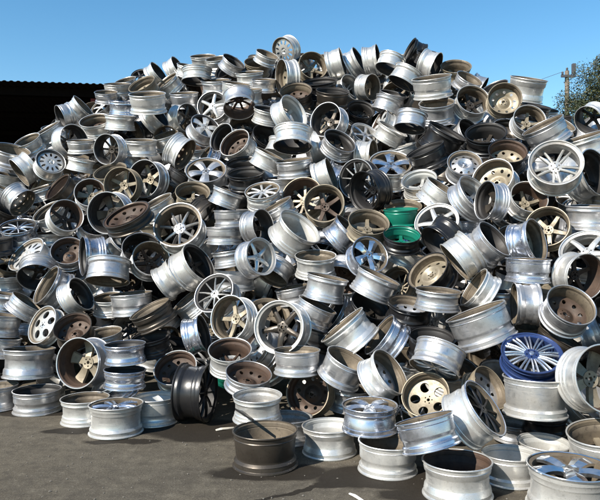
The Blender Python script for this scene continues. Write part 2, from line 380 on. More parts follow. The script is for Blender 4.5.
(206,170,41,.60,95,'F','w','s','n',dict(sp='s',lab='silver wheel with broad five-spoke face up, left of the black pair')),
(190,193,35,.60,90,'B','5','n','n',dict(sp='n',lab='tan wheel open upward just above the large grey-spoked wheel, left')),
(178,226,50,.85,120,'F','7','w','n',dict(w=.45,rec=.17,sp='s',cap=1,lab='large wheel with recessed spokes and round centre cap facing camera, left of middle')),
(160,202,34,.20,120,'B','5','w','n',{}),
(230,191,33,.05,70,'B','5','s','n',dict(lab='top silver barrel of a three-barrel stack left of centre')),
(232,207,36,.03,92,'B','5','s','n',dict(lab='middle silver barrel of a three-barrel stack left of centre')),
(225,226,37,.03,90,'B','5','s','n',dict(lab='bottom silver barrel of a three-barrel stack left of centre')),
(208,212,34,.30,-40,'B','5','d','k',{}),
(5,185,32,.10,70,'B','5','w','n',{}),
(4,175,32,.10,80,'B','5','w','n',{}),
(-3,238,36,.10,100,'B','5','k','k',dict(lab='wheel coloured black for shade at the left photo edge')),  # black finish stands in for the navy shade lying on this wheel
(20,226,36,.40,100,'F','m','l','k',{}),
(44,231,29,.10,95,'B','5','w','n',{}),
(5,207,32,.3,60,'B','5','d','k',{}),
(41,188,29,.10,110,'B','5','w','n',{}),
# ridge, left half
(140,75,19,.60,110,'F','5','k','k',dict(lab='small dark wheel sticking up on the left ridge')),
(145,86,29,.35,120,'B','d','n','n',{}),
(148,97,37,.15,95,'B','5','w','n',{}),
(181,66,25,.30,35,'B','5','w','k',{}),
(203,57,26,.15,95,'B','5','w','n',{}),
(197,83,31,.30,270,'B','5','w','k',{}),
(165,80,27,.20,130,'B','5','w','n',{}),
(184,93,29,.10,95,'B','5','s','n',{}),
(216,79,31,.10,95,'B','5','s','n',{}),
(226,66,29,.40,130,'B','5','d','k',{}),
(238,82,29,.10,85,'B','5','w','n',{}),
# upper right
(505,101,34,.90,70,'B','d','n','n',dict(w=.45,sp='n',lab='tan wheel with holed disc facing camera below the white ridge wheel')),
(527,79,37,.06,77,'B','5','w','n',dict(w=.62,lab='tall white wheel standing on the ridge against the sky at right')),
(530,103,31,.10,75,'B','5','k','k',{}),
(530,117,33,.80,60,'B','5','w','n',dict(sp='n',lab='white wheel with tan spoked inside right below the white ridge wheel')),
(537,127,43,.15,115,'B','5','s','n',dict(w=.5)),
(562,123,29,.30,60,'B','5','w','n',{}),
(588,121,31,.80,210,'B','5','w','k',dict(lab='white wheel with dark inside in front of the tree')),
(582,137,44,.10,105,'B','5','w','n',{}),
(483,133,41,.50,90,'B','5','k','k',dict(w=.45,lab='black wheel open upward left of the tan dark-brown wheel, upper right')),
(507,150,39,.60,80,'B','d','k','r',dict(sp='n',lab='black-rimmed wheel with dark brown inside left of double-spoke wheel')),
# more of the crest
(267,58,24,.25,70,'B','5','w','n',{}),
(300,58,24,.15,120,'B','5','s','k',{}),
(237,62,25,.3,60,'B','5','s','k',{}),
(160,73,24,.3,40,'B','5','w','k',{}),
(124,80,22,.2,110,'B','5','w','n',{}),
(329,55,25,.2,95,'B','5','w','n',{}),
(399,52,27,.15,100,'B','5','w','n',{}),
(424,54,27,.2,75,'B','5','d','k',{}),
(470,78,28,.3,60,'B','5','s','n',{}),
(494,88,27,.3,110,'B','5','s','k',{}),
(546,112,27,.2,80,'B','5','w','n',{}),
(558,120,27,.3,110,'B','5','d','k',{}),
(30,140,27,.3,120,'B','5','w','n',{}),
(218,58,24,.2,100,'B','5','w','n',{}),
(188,66,24,.15,80,'B','5','w','n',{}),
(108,93,23,.2,95,'B','5','s','n',{}),
]
# ------------------------------------------------------------------ wheel meshes, unit diameter, axis +Z = front face
def lathe(prof, seg, mids, closed=True):
    V, Fc, MI = [], [], []
    n = len(prof)
    for i in range(seg):
        t = 2*math.pi*i/seg; c, s = math.cos(t), math.sin(t)
        V += [(r*c, r*s, z) for r, z in prof]
    for i in range(seg):
        a, b = i*n, ((i+1) % seg)*n
        for k in range(n if closed else n-1):
            k2 = (k+1) % n
            Fc.append((a+k, a+k2, b+k2, b+k)[::-1]); MI.append(mids[k])
    return V, Fc, MI
def barrel_profile(wr, kind):
    h = wr/2
    # outer skin front -> back : (r, z), relative steps scale with the width
    fl = [(.496,h-.002),(.500,h-.010),(.498,h-.022),(.482,h-.030),(.474,h-.040)]           # front flange
    bk = [(.474,-h+.040),(.482,-h+.030),(.498,-h+.022),(.500,-h+.010),(.496,-h+.002)]      # back flange
    if kind == 0:      # drop centre near the front
        o = fl + [(.471,h-.088),(.477,h-.096),(.474,h-.104),(.449,h-.122),(.445,h-.130),(.444,h-.195),(.448,h-.205),(.466,h-.232),(.468,h-.245),(.470,-h+.106),(.478,-h+.096),(.472,-h+.088)] + bk
    elif kind == 1:    # well in the middle
        m = wr*.16
        o = fl + [(.471,h-.080),(.476,h-.088),(.472,h-.096),(.466,m+.030),(.445,m),(.442,m-.010),(.442,-m+.010),(.445,-m),(.466,-m-.030),(.472,-h+.096),(.476,-h+.088),(.471,-h+.080)] + bk
    elif kind == 2:    # two steps, long flank
        o = fl + [(.472,h-.085),(.464,h-.093),(.460,h-.100),(.458,h-.150),(.443,h-.168),(.440,h-.176),(.441,-h+.150),(.446,-h+.138),(.468,-h+.118),(.476,-h+.096),(.471,-h+.086)] + bk
    else:              # short well, conical back half
        o = fl + [(.470,h-.095),(.475,h-.103),(.470,h-.110),(.446,h-.135),(.440,h-.142),(.440,h-.175),(.446,h-.185),(.468,-h+.110),(.478,-h+.100),(.471,-h+.088)] + bk
    inn = []
    for k, (r, z) in enumerate(o):
        zz = max(min(z, h-.006), -h+.006)
        inn.append((min(r - .018, .426) if h-.27 < z < h-.035 else r - .018, zz))
    inn[0] = (.482, h-.002); inn[-1] = (.482, -h+.002); inn[1] = (.474, h-.010); inn[-2] = (.474, -h+.010)
    prof = o + inn[::-1]
    no = len(o); mids = []
    for k in range(len(prof)):
        if k < 2 or k in (no-2, no-1, no): mids.append(2 if k < 2 else 0)
        elif k < no: mids.append(0)
        elif k >= len(prof)-2: mids.append(2)
        elif k == no: mids.append(0)
        else: mids.append(1)
    return prof, mids
BAR = {}
def barrel(wr, kind):
    k = (round(wr, 2), kind)
    if k not in BAR:
        p, mi = barrel_profile(k[0], kind); V, Fc, M = lathe(p, 56, mi)
        BAR[k] = mesh('barrel', V, Fc, (OUT['s'], INN['n'], OUT['s']), M, 32)
    return BAR[k]
def inpoly(p, poly):
    c = False; n = len(poly)
    for i in range(n):
        (x1, y1), (x2, y2) = poly[i], poly[(i+1) % n]
        if (y1 > p.y) != (y2 > p.y) and p.x < (x2-x1)*(p.y-y1)/(y2-y1) + x1: c = not c
    return c
def plate(outer, holes, zf, t, extra=()):
    """flat outline with real holes, dished by zf(r), thickness t"""
    pts, edges = [], []
    for loop in [outer] + list(holes):
        n = len(pts); pts += [Vector(p) for p in loop]; edges += [(n+i, n+(i+1) % len(loop)) for i in range(len(loop))]
    pts += [Vector(p) for p in extra]
    vo, eo, fo, *_ = mgeo.delaunay_2d_cdt(pts, edges, [], 1, 1e-6)
    n = len(vo)
    top = [(p.x, p.y, zf(p.length)) for p in vo]; bot = [(x, y, z-t) for x, y, z in top]
    Fc = []; cnt = {}
    for f in fo:
        f = list(f); g = (vo[f[0]] + vo[f[1]] + vo[f[2]])/3
        if any(inpoly(g, q) for q in holes): continue
        a, b, c = (vo[i] for i in f[:3])
        if (b-a).cross(c-a) < 0: f.reverse()
        Fc.append(tuple(f)); Fc.append(tuple(n+i for i in f[::-1]))
        for i in range(len(f)): e = (f[i], f[(i+1) % len(f)]); cnt[e] = 1
    for (a, b) in list(cnt):
        if (b, a) not in cnt: Fc.append((b, a, n+a, n+b))
    return top+bot, Fc
def circ(r, n, cx=0, cy=0, ph=0, sx=1, rot=0):
    o = []
    for i in range(n):
        t = 2*math.pi*i/n + ph; x, y = r*sx*math.cos(t), r*math.sin(t)
        o.append((cx + x*math.cos(rot) - y*math.sin(rot), cy + x*math.sin(rot) + y*math.cos(rot)))
    return o
def ring_holes(n, rad, r, seg=10, sx=1, ph=0):
    return [circ(r, seg, rad*math.cos(2*math.pi*k/n+ph), rad*math.sin(2*math.pi*k/n+ph), 0, sx, 2*math.pi*k/n+ph) for k in range(n)]
def rings(rs, n, avoid):
    out = []
    for r in rs:
        for p in circ(r, n, ph=r*7):
            if all((p[0]-a)**2 + (p[1]-b)**2 > c*c for a, b, c in avoid): out.append(p)
    return out
def hole_c(n, rad, c, ph=0): return [(rad*math.cos(2*math.pi*k/n+ph), rad*math.sin(2*math.pi*k/n+ph), c) for k in range(n)]
FACE = {}
def spoke_mesh(key, r0, r1, w0, w1, z0, z1, t, bulge=0.0, dx0=0.0, dx1=0.0, crown=.010):
    if key in FACE: return FACE[key]
    V, Fc = [], []; S = 6
    for k in range(S+1):
        s = k/S; r = r0+(r1-r0)*s; w = w0+(w1-w0)*s; z = z0+(z1-z0)*s + bulge*math.sin(math.pi*s); x = dx0+(dx1-dx0)*s
        if k == S: w *= 1.18
        tt = t*(1+.35*(1-s))
        for a, b in ((-.5,-.012),(-.34,0),(0,crown),(.34,0),(.5,-.012),(.42,-tt),(-.42,-tt)): V.append((r, x+a*w, z+b))
    for k in range(S):
        for i in range(7): Fc.append((k*7+i, (k+1)*7+i, (k+1)*7+(i+1) % 7, k*7+(i+1) % 7)[::-1])
    Fc.append(tuple(range(7))); Fc.append(tuple(S*7+i for i in range(7))[::-1])
    FACE[key] = mesh('spoke', V, Fc, (OUT['s'],), None, 30); return FACE[key]
def flip_ok(V, Fc): return V, Fc
def hub_mesh(key, r, t, lugs=5, zc=.0):
    if key in FACE: return FACE[key]
    h = ring_holes(lugs, r*.60, r*.135, 10)
    V, Fc = plate(circ(r, 30), [circ(r*.28, 16)] + h, lambda q: zc - .012*(q/r)**2, t, rings((r*.42, r*.8, r*.94), 20, hole_c(lugs, r*.6, r*.2)))
    FACE[key] = mesh('hub', V, Fc, (OUT['s'],), None, 30); return FACE[key]
def cap_mesh():
    if 'cap' not in FACE:
        V, Fc, M = lathe([(.0005,.022),(.022,.021),(.034,.017),(.040,.008),(.041,-.02)], 20, [0]*5, False)
        FACE['cap'] = mesh('centre_cap', V, Fc, (OUT['s'],), None, 30)
    return FACE['cap']
def disc_mesh(key):
    if key in FACE: return FACE[key]
    if key == 'd':     # pressed disc with round holes
        n = 9; h = ring_holes(n, .315, .042, 12); lug = ring_holes(5, .085, .017, 8, ph=.3); bore = circ(.048, 16)
        zf = lambda q: -.075 + .075*math.exp(-((q-.20)/.075)**2) - .02*max(0, (q-.3)/.12) if q > .05 else -.07
        V, Fc = plate(circ(.425, 44), h + lug + [bore], zf, .016, rings((.065,.12,.145,.17,.195,.22,.245,.27,.37,.395), 36, hole_c(n,.315,.052) + hole_c(5,.085,.024,.3)))
    elif key == 'o':   # disc with radial oval slots
        n = 11; h = ring_holes(n, .295, .040, 16, sx=2.1); lug = ring_holes(5, .075, .016, 8, ph=.3); bore = circ(.03, 14)
        zf = lambda q: .012 - .05*(q/.42)**2 - (.03 if q < .1 else 0)
        V, Fc = plate(circ(.425, 44), h + lug + [bore], zf, .035, rings((.05,.11,.13,.155,.18,.405), 30, hole_c(n,.295,.0) + hole_c(5,.075,.024,.3)))
    else:              # 't' five large round openings
        n = 5; h = ring_holes(n, .265, .098, 20, sx=1.05); lug = ring_holes(5, .075, .016, 8, ph=.63); bore = circ(.034, 14)
        zf = lambda q: .012 - .06*(q/.42)**2
        V, Fc = plate(circ(.425, 44), h + lug + [bore], zf, .05, rings((.05,.11,.135,.40), 30, hole_c(n,.265,.115) + hole_c(5,.075,.024,.63)))
    FACE[key] = mesh('disc', V, Fc, (OUT['s'],), None, 28); return FACE[key]
def set_mat(o, *mats):
    for i, m in enumerate(mats):
        o.material_slots[i].link = 'OBJECT'; o.material_slots[i].material = m
RR = random.Random(11)
def build_wheel(name, M, scale, wr, kind, style, outer, inner, lip, spm, rec, cap):
    root = link(name, None); root.empty_display_size = .1
    root.matrix_world = M @ Matrix.Scale(scale, 4)
    b = link('barrel', barrel(wr, kind), root); set_mat(b, outer, inner, lip)
    zf = wr/2 - rec
    rot0 = RR.uniform(0, 6.28)
    def part(nm, me, ang=0.0, mt=None, par=None, z=None):
        o = link(nm, me, par or root); o.rotation_euler = (0, 0, ang); o.location = (0, 0, zf if z is None else z); set_mat(o, mt or spm); return o
    ri = .431
    if style in ('d', 'o', 't'):
        d = part('disc', disc_mesh(style), rot0)
        d.scale = (ri/.425,)*2 + (1,)
        if cap or style == 'o': part('centre_cap', cap_mesh(), 0, spm, d, -.005 if style == 'o' else -.05)
        return root
    n = {'6':6, '4':4, '5':5, 'w':5, 'm':10, 'm2':9, 'y':5, '7':7, 'b':12}[style]
    hr = {'6':.12, '4':.13, '5':.115, 'w':.125, 'm':.10, 'm2':.12, 'y':.12, '7':.12, 'b':.13}[style]
    hb = part('hub', hub_mesh(('hub', hr), hr, .075), rot0, outer if style == 'b' else None)
    if cap: part('centre_cap', cap_mesh(), 0, spm, hb, 0.0)
    for k in range(n):
        a = rot0 + 2*math.pi*(k+.5)/n
        if style == '5': part('spoke', spoke_mesh(('5', ri), hr*.85, ri+.004, .115, .088, -.012, -.020, .045, .02), a)
        elif style == 'w': part('spoke', spoke_mesh(('w', ri), hr*.8, ri+.004, .145, .255, -.012, -.010, .05, .028, crown=.022), a)
        elif style == '6': part('spoke', spoke_mesh(('6', ri), hr*.85, ri+.004, .078, .105, -.012, -.018, .045, .015), a)
        elif style == '4': part('spoke', spoke_mesh(('4', ri), hr*.8, ri+.004, .16, .12, -.012, -.02, .05, .022, crown=.016), a)
        elif style == 'm':
            part('spoke', spoke_mesh(('m', ri), hr*.85, ri+.004, .038, .030, -.012, -.02, .035, .018), a)
        elif style == 'm2': part('spoke', spoke_mesh(('m2', ri), hr*.85, ri+.004, .062, .075, -.012, -.02, .04, .018), a)
        elif style == '7': part('spoke', spoke_mesh(('7', ri), hr*.85, ri+.004, .062, .046, -.012, -.02, .04, .02), a)
        elif style == 'y':
            part('spoke', spoke_mesh(('y1', ri), hr*.8, ri+.003, .05, .046, -.012, -.02, .045, .02, .030, .072), a)
            part('spoke', spoke_mesh(('y2', ri), hr*.8, ri+.003, .05, .046, -.012, -.02, .045, .02, -.030, -.072), a)
        elif style == 'b':
            part('spoke', spoke_mesh(('b1', ri), hr*.9, ri+.003, .030, .036, -.012, -.01, .03, .018, .020, .036), a)
            part('spoke', spoke_mesh(('b2', ri), hr*.9, ri+.003, .030, .036, -.012, -.01, .03, .018, -.020, -.036), a)
    return root
# ------------------------------------------------------------------ the heap: a slope of about 39 degrees rising from its foot line
SLOPE = .80
FU = [-150, 0, 100, 150, 200, 232, 265, 400, 450, 520, 600, 760]
FY = [6.2, 5.55, 5.15, 5.0, 4.8, 4.45, 4.25, 4.15, 3.85, 3.7, 3.65, 3.65]
def surf(u, v):
    y0 = float(np.interp(u, FU, FY)); k = (HZ - v) / F
    return (CAMZ + SLOPE*y0) / (SLOPE - k)
TU = [-150, 0, 20, 45, 75, 100, 130, 170, 200, 240, 283, 320, 360, 400, 440, 470, 490, 520, 545, 560, 600, 760]   # ridge line in the photo
TV = [200, 160, 148, 122, 105, 92, 78, 66, 56, 54, 44, 52, 48, 48, 54, 64, 85, 88, 105, 118, 112, 120]
BV = [(-150, 395), (0, 408), (60, 412), (100, 425), (150, 425), (200, 405), (228, 405), (240, 455), (300, 462), (400, 470), (450, 500), (760, 500)]
def ridge(u): return float(np.interp(u, TU, TV))
def base(u): return float(np.interp(u, [a for a, _ in BV], [b for _, b in BV]))
rng = random.Random(5)

class W: pass
WL = []
def frame(u, v):
    r = ray(u, v).normalized(); X = r.cross(Vector((0,0,1))).normalized(); Z = X.cross(r); return r, X, Z
def solve(w):
    """position and size of a wheel from its depth (its outline in the photo is kept)"""
    w.diam = w.d*w.y/F/ray(w.u, w.v).normalized().y**0
    w.diam = w.d*w.y/F
    P = at(w.u, w.v, w.y); w.c = P - w.a*(w.wr*w.diam/2); w.h = w.wr*w.diam/2; w.r = w.diam/2
def add(u, v, d, b, phi, end, style, outer, inner, opt, hand=True):
    w = W(); w.u, w.v, w.d, w.end, w.style, w.outer, w.inner, w.opt, w.hand = u, v, d, end, style, outer, inner, opt, hand
    w.b, w.phi = b, phi
    w.wr = opt.get('w', rng.choice((.42, .46, .46, .5, .5))); w.fixed = False
    r, X, Z = frame(u, v)
    if opt.get('g'):
        w.a = Vector((0, 0, 1)); kk = (v - HZ)/F
        w.y = CAMZ / (kk + w.wr*d/F); w.fixed = True
        w.a = Vector((rng.uniform(-.02,.02), rng.uniform(-.02,.02), 1)).normalized()
    else:
        p = R(phi); w.a = (math.sqrt(1-b*b)*(math.cos(p)*X + math.sin(p)*Z) - b*r).normalized()
        w.y = surf(u, v)
        dm = d*w.y/F
        if dm > .50: w.y = .50*F/d
        elif dm < .35: w.y = min(w.y*1.12, .35*F/d)
        w.y += opt.get('z', 0); w.fixed = bool(opt.get('fix'))
        if opt.get('g2'):
            w.a.z = 0; w.a.normalize(); w.y = CAMZ / ((v - HZ)/F + .5*d/F); w.fixed = True
    w.y0 = w.y; solve(w)
    if w.fixed: w.y0 = w.y
    WL.append(w); return w
for c in CAT: add(*c)

# --- openings of the catalogue are filled with further wheels lying a little deeper
GW, GH = 320, 260                                  # coverage grid, 2 px cells, u from -20, v from 0
uu, vv = np.meshgrid(np.arange(GW)*2.0 - 20, np.arange(GH)*2.0)
cover = np.zeros((GH, GW), bool)
def stamp(w):
    r, X, Z = frame(w.u, w.v)
    ax = np.array((w.a.dot(X), -w.a.dot(Z))); f = math.hypot(*ax); bb = max(abs(w.a.dot(r)), .08)
    n = ax/f if f > 1e-3 else np.array((0., 1.))
    du, dv = uu - w.u, vv - w.v
    p = du*n[0] + dv*n[1]; q = -du*n[1] + dv*n[0]; R_ = w.d/2; L_ = w.wr*w.d*f
    m = ((p/(bb*R_))**2 + (q/R_)**2 < 1) | (((p+L_)/(bb*R_))**2 + (q/R_)**2 < 1) | ((p < 0) & (p > -L_) & (abs(q) < R_*.97))
    cover[m] = True
for w in WL: stamp(w)
rid = np.array([[ridge(u) for u in uu[0]]]); bas = np.array([[base(u) for u in uu[0]]])
inside = (vv > rid + 9) & (vv < bas - 22) & (uu > -6) & (uu < 606)
NMAX = 335
tries = 0
while len(WL) < NMAX and tries < 900:
    tries += 1
    free = inside & ~cover
    f = free.astype(np.int32); I = np.zeros((GH+1, GW+1), np.int32); I[1:, 1:] = f.cumsum(0).cumsum(1)
    k = 5; s = I[2*k:, 2*k:] - I[:-2*k, 2*k:] - I[2*k:, :-2*k] + I[:-2*k, :-2*k]
    j, i = divmod(int(s.argmax()), s.shape[1])
    if s[j, i] < 12: break
    u, v = (i+k)*2.0 - 20, (j+k)*2.0
    y = surf(u, v) + .16; d = F*rng.uniform(.37, .44)/y
    b = rng.choice((.08, .15, .3, .5, .7, .85)); phi = rng.choice((90, 90, 75, 105, 60, 120, 35, 150, 200, 250, 0))
    if v < 200: b = min(b, .6)
    end = rng.choice('BBBF'); st = rng.choice(('5','5','d','w','7','m','y'))
    ot = rng.choice('sswwwsldnk'); it = rng.choice('nnskrk')
    off = -.5*.46*d*math.sqrt(1-b*b)
    w = add(u - off*math.cos(R(phi)), v + off*math.sin(R(phi)), d, b, phi, end, st, ot, it, {}, False)
    w.y = w.y0 = surf(u, v) + .34; w.d = F*rng.uniform(.35, .40)/w.y; solve(w); stamp(w)
print('wheels', len(WL), 'tries', tries, 'uncovered', int((inside & ~cover).sum()), 'of', int(inside.sum()))

# --- settle: wheels slide (mostly along their sight lines, a little sideways) until they stop cutting into each other
def relax(iters=260):
    ns = 16; t = np.arange(ns)*2*math.pi/ns
    ringpts = np.concatenate([np.stack([np.cos(t), np.sin(t), np.full(ns, z)], 1) for z in (-1, -.33, .33, 1)] + [np.stack([np.cos(t)*.55, np.sin(t)*.55, np.full(ns, z)], 1) for z in (-1, 1)])
    n = len(WL)
    ax = np.array([w.a for w in WL]); e1 = np.array([w.a.orthogonal().normalized() for w in WL]); e2 = np.cross(ax, e1)
    u = np.array([w.u for w in WL], float); v = np.array([w.v for w in WL], float); u0, v0 = u.copy(), v.copy()
    y = np.array([w.y for w in WL]); y0 = np.array([w.y0 for w in WL])
    dpx = np.array([w.d for w in WL], float); wr = np.array([w.wr for w in WL]); fx = np.array([w.fixed for w in WL]); hd = np.array([w.hand for w in WL])
    big = np.array([('lab' in w.opt) for w in WL])
    lo = np.where(hd, y0 - .34, y0 - .02); hi = np.where(hd, y0 + .5, y0 + .75)
    lat = np.where(big, 3.0, np.where(hd, 6.0, 14.0)); lat[fx] = 0
    pair_i, pair_j = np.triu_indices(n, 1)
    for it in range(iters):
        diam = dpx*y/F; r = diam/2*.985; h = wr*diam/2*.985
        dirs = np.stack([(u - 300)/F, np.ones(n), (HZ - v)/F], 1)
        P = dirs*y[:, None] + np.array((0, 0, CAMZ)); c = P - ax*(h/.985)[:, None]
        br = np.hypot(r, h)
        dd = np.linalg.norm(c[pair_i] - c[pair_j], axis=1); sel = dd < br[pair_i] + br[pair_j]
        I, J = pair_i[sel], pair_j[sel]
        pts = c[:, None, :] + (ringpts[None, :, 0:1]*e1[:, None, :] + ringpts[None, :, 1:2]*e2[:, None, :])*r[:, None, None] + ringpts[None, :, 2:3]*ax[:, None, :]*h[:, None, None]
        def pen(A, B):
            """deepest point of A inside B and the way out of B"""
            q = pts[A] - c[B][:, None, :]; z = np.einsum('ijk,ik->ij', q, ax[B]); rv = q - z[:, :, None]*ax[B][:, None, :]
            rad = np.linalg.norm(rv, axis=2) + 1e-9
            pz = h[B][:, None] - abs(z); pr = r[B][:, None] - rad
            p = np.maximum(np.minimum(pz, pr), 0); k = p.argmax(1); ar = np.arange(len(A))
            out = np.where((pz < pr)[ar, k][:, None], np.sign(z)[ar, k][:, None]*ax[B], rv[ar, k]/rad[ar, k][:, None])
            return p[ar, k], out
        p1, o1 = pen(I, J); p2, o2 = pen(J, I)
        pn = np.maximum(p1, p2); d = np.where((p1 >= p2)[:, None], o1, -o2)      # moves I out of J
        rank = c[:, 1] - .10*big + .6*(~hd); sgn = np.where(rank[I] < rank[J], -1.0, 1.0)
        d = d + np.array((0, .9, 0))*sgn[:, None]; d /= np.linalg.norm(d, axis=1)[:, None] + 1e-9
        bad = pn > .008
        if it % 40 == 0 or it == iters-1: print('relax', it, 'pairs', int(bad.sum()), 'deep', int((pn > .05).sum()), 'mean', float(pn[bad].mean()) if bad.any() else 0)
        mv = np.zeros((n, 3)); cnt = np.zeros(n)
        st = (.5*pn*bad)[:, None]*d
        np.add.at(mv, I, st); np.add.at(mv, J, -st); np.add.at(cnt, I, bad*1.); np.add.at(cnt, J, bad*1.)
        mv = mv/np.maximum(cnt, 1)[:, None]*1.5; mv[fx] = 0
        y = np.where(fx, y, np.clip(y + np.clip(mv[:, 1], -.05, .05), lo, hi))
        u = np.clip(u + (mv[:, 0] - dirs[:, 0]*mv[:, 1])*F/y*.6, u0 - lat, u0 + lat)
        v = np.clip(v - (mv[:, 2] - dirs[:, 2]*mv[:, 1])*F/y*.6, v0 - lat, v0 + lat)
        bz = (P - ax*(2*h)[:, None])[:, 2]; low = np.minimum(P[:, 2], bz) - r*np.sqrt(np.maximum(1-ax[:, 2]**2, 0))
        s = (low < .005) & ~fx
        y = np.where(s, y - .02, y); lo = np.where(s, np.minimum(lo, y), lo)
    for k, w in enumerate(WL): w.u, w.v, w.y = float(u[k]), float(v[k]), float(y[k]); solve(w)
relax()
# a gap filler that ended up in front of a wheel picked from the photo is taken out again
hands = [w for w in WL if w.hand]
def covers(f):
    for w in hands:
        if math.hypot(f.u - w.u, f.v - w.v) < .42*(f.d + w.d) and f.c.y < w.c.y - .02: return True
    return False
WL = [w for w in WL if w.hand or not covers(w)]
print('kept', len(WL))

DIRW = ['right', 'upper right', 'up', 'upper left', 'left', 'lower left', 'down', 'lower right']
RELW = ['right of', 'above right of', 'above', 'above left of', 'left of', 'below left of', 'below', 'below right of']
OW = dict(s='silver', w='pale', l='bluish silver', d='dark dirty', k='black', c='chrome', b='blue', g='green', n='tan')
IW = dict(s='grey', w='pale', n='tan', r='rusty', k='dark', g='green', b='blue')
SW = {'5':'five-spoke', 'w':'wide-spoke', 'm':'thin-spoke', 'm2':'many-spoke', 'y':'double-spoke', '7':'seven-spoke', '6':'six-spoke', '4':'four-spoke', 'b':'many-spoke', 'd':'holed-disc', 'o':'slotted', 't':'round-window'}
MARKS = [(532,352,'the blue wheel'), (399,217,'the green wheel'), (553,165,'the double-spoke wheel'), (430,272,'the brown-disc black wheel'), (195,393,'the black standing wheel'),
 (279,330,'the large dark-spoked wheel'), (216,292,'the mesh-spoke wheel'), (178,226,'the large capped wheel'), (353,179,'the thin silver-spoked wheel'), (283,51,'the highest slotted wheel'),
 (527,85,'the tall white ridge wheel'), (54,164,'the upper-left slotted wheel'), (27,256,'the left-edge slotted wheel'), (80,366,'the edge-standing tan-hub wheel'), (246,170,'the black pair'),
 (305,393,'the rusty facing wheel'), (422,392,'the tan holed-disc wheel'), (545,226,'the tan five-spoke wheel'), (313,66,'the tan ridge wheel'), (301,228,'the half-shaded white wheel'),
 (126,214,'the flat brown disc'), (570,465,'the big chrome-faced wheel'), (265,440,'the dirty dark front wheel'), (483,410,'the shiny-lipped black-spoke wheel'), (140,75,'the small dark ridge wheel'),
 (206,170,'the broad-spoked silver wheel'), (437,224,'the white five-spoke wheel'), (95,120,'the tan-inside wheel near the shed'), (600,377,'the large facing right-edge wheel'), (569,302,'the large dusty open wheel'), (316,262,'the cream centre wheel'), (494,180,'the bright-hub brown wheel')]
vr = random.Random(21)
for w in WL:
    if w.style == '5' and 'lab' not in w.opt: w.style = vr.choice(('5', '5', '6', '7', 'm2', 'y', '4', 'w'))
seen = set()
def auto_label(w):
    f = DIRW[int(((w.phi % 360) + 22.5)//45) % 8]
    if w.b < .22:
        look = f'{OW[w.outer]} wheel barrel ' + ('lying level' if abs((w.phi % 180) - 90) < 12 else 'on its side' if abs((w.phi % 180) - 90) > 60 else ('tilted left' if (w.phi % 180) > 90 else 'tilted right'))
    elif w.end == 'F': look = f'{OW[w.outer]} {SW[w.style]} wheel, face turned {f}'
    else: look = f'{OW[w.outer]} wheel, {IW[w.inner]} inside open {f}'
    r_, X, Z = frame(w.u, w.v); m = w.wr*w.d/2
    cu = w.u - m*w.a.dot(X); cv = w.v + m*w.a.dot(Z)
    for mu, mv, nm in sorted(MARKS, key=lambda q: math.hypot(q[0]-cu, q[1]-cv)):
        dx, dy = cu - mu, mv - cv; dist = math.hypot(dx, dy)
        if dist < 6: continue
        rel = RELW[int(((math.degrees(math.atan2(dy, dx)) % 360) + 22.5)//45) % 8]
        far = 'just ' if dist < w.d*1.15 else '' if dist < w.d*2.2 else 'further '
        lab = f'{look}, {far}{rel} {nm}'
        if lab not in seen and len(lab.split()) <= 16: break
    seen.add(lab); return lab
for w in WL:
    o = w.opt
    kind = rng.choice((0, 0, 1, 2, 2, 3)); wr = w.wr
    sgn = 1 if w.end == 'F' else -1
    z = w.a*sgn; x = z.orthogonal().normalized(); y = z.cross(x)
    M = Matrix.Translation(w.c) @ Matrix((x, y, z)).transposed().to_4x4()
    outer, inner = OUT[w.outer], INN[w.inner]
    lip = OUT[o['lip']] if 'lip' in o else outer
    if 'sp' not in o and w.end == 'B' and w.inner == 'n': o = dict(o, sp=rng.choice(('n', 'd', 's', 'd')) if w.style != 'd' else rng.choice(('n', 'd', 'r', 's')))
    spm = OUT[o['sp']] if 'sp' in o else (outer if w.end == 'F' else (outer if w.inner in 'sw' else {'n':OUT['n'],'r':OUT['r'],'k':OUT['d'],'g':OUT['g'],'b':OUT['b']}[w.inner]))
    steel = w.style == 'd'
    root = build_wheel('steel_wheel' if steel else 'alloy_wheel', M, w.diam, wr, kind, w.style, outer, inner, lip, spm, o.get('rec', .045 if w.end == 'F' else .075), o.get('cap', rng.random() < .35))
    tag(root, o.get('lab') or auto_label(w), 'wheel', 'scrap wheels piled in the heap')

# --- everything deeper in the heap, too buried to pick apart: one object
def low_wheel(wr, seg=30):
    h = wr/2; prof = [(.5,h),(.474,h-.04),(.472,h-.10),(.444,h-.125),(.444,h-.2),(.468,-h+.1),(.474,-h+.04),(.5,-h),(.482,-h),(.452,-h+.06),(.426,h-.2),(.428,h-.06),(.482,h)]
    V, Fc, M = lathe(prof, seg, [0]*7 + [1]*6)
    V = list(V); Fc = list(Fc); M = list(M)
    for k in range(5):
        t = 2*math.pi*k/5; c, s = math.cos(t), math.sin(t); n = len(V)
        for r, w2 in ((.02, .06), (.43, .05)):
            for yy in (-w2, w2):
                for zz in (h-.13, h-.08): V.append((r*c - yy*s, r*s + yy*c, zz))
        Fc += [tuple(n+i for i in q) for q in ((0,1,5,4),(2,6,7,3),(0,4,6,2),(1,3,7,5))]; M += [1]*4
    return np.array(V), Fc, np.array(M)
LW = [low_wheel(x) for x in (.44, .52)]; LX = [low_wheel(x, 18) for x in (.44, .52)]
AV, AF, AM, nv = [], [], [], 0
WC = np.array([w.c for w in WL]); WA = np.array([w.a for w in WL]); WR_ = np.array([w.r for w in WL]); WH = np.array([w.h for w in WL])
WU = np.array([300 + w.c.x/w.c.y*F for w in WL]); WV = np.array([HZ - (w.c.z - CAMZ)/w.c.y*F for w in WL]); WD = np.array([w.d for w in WL])
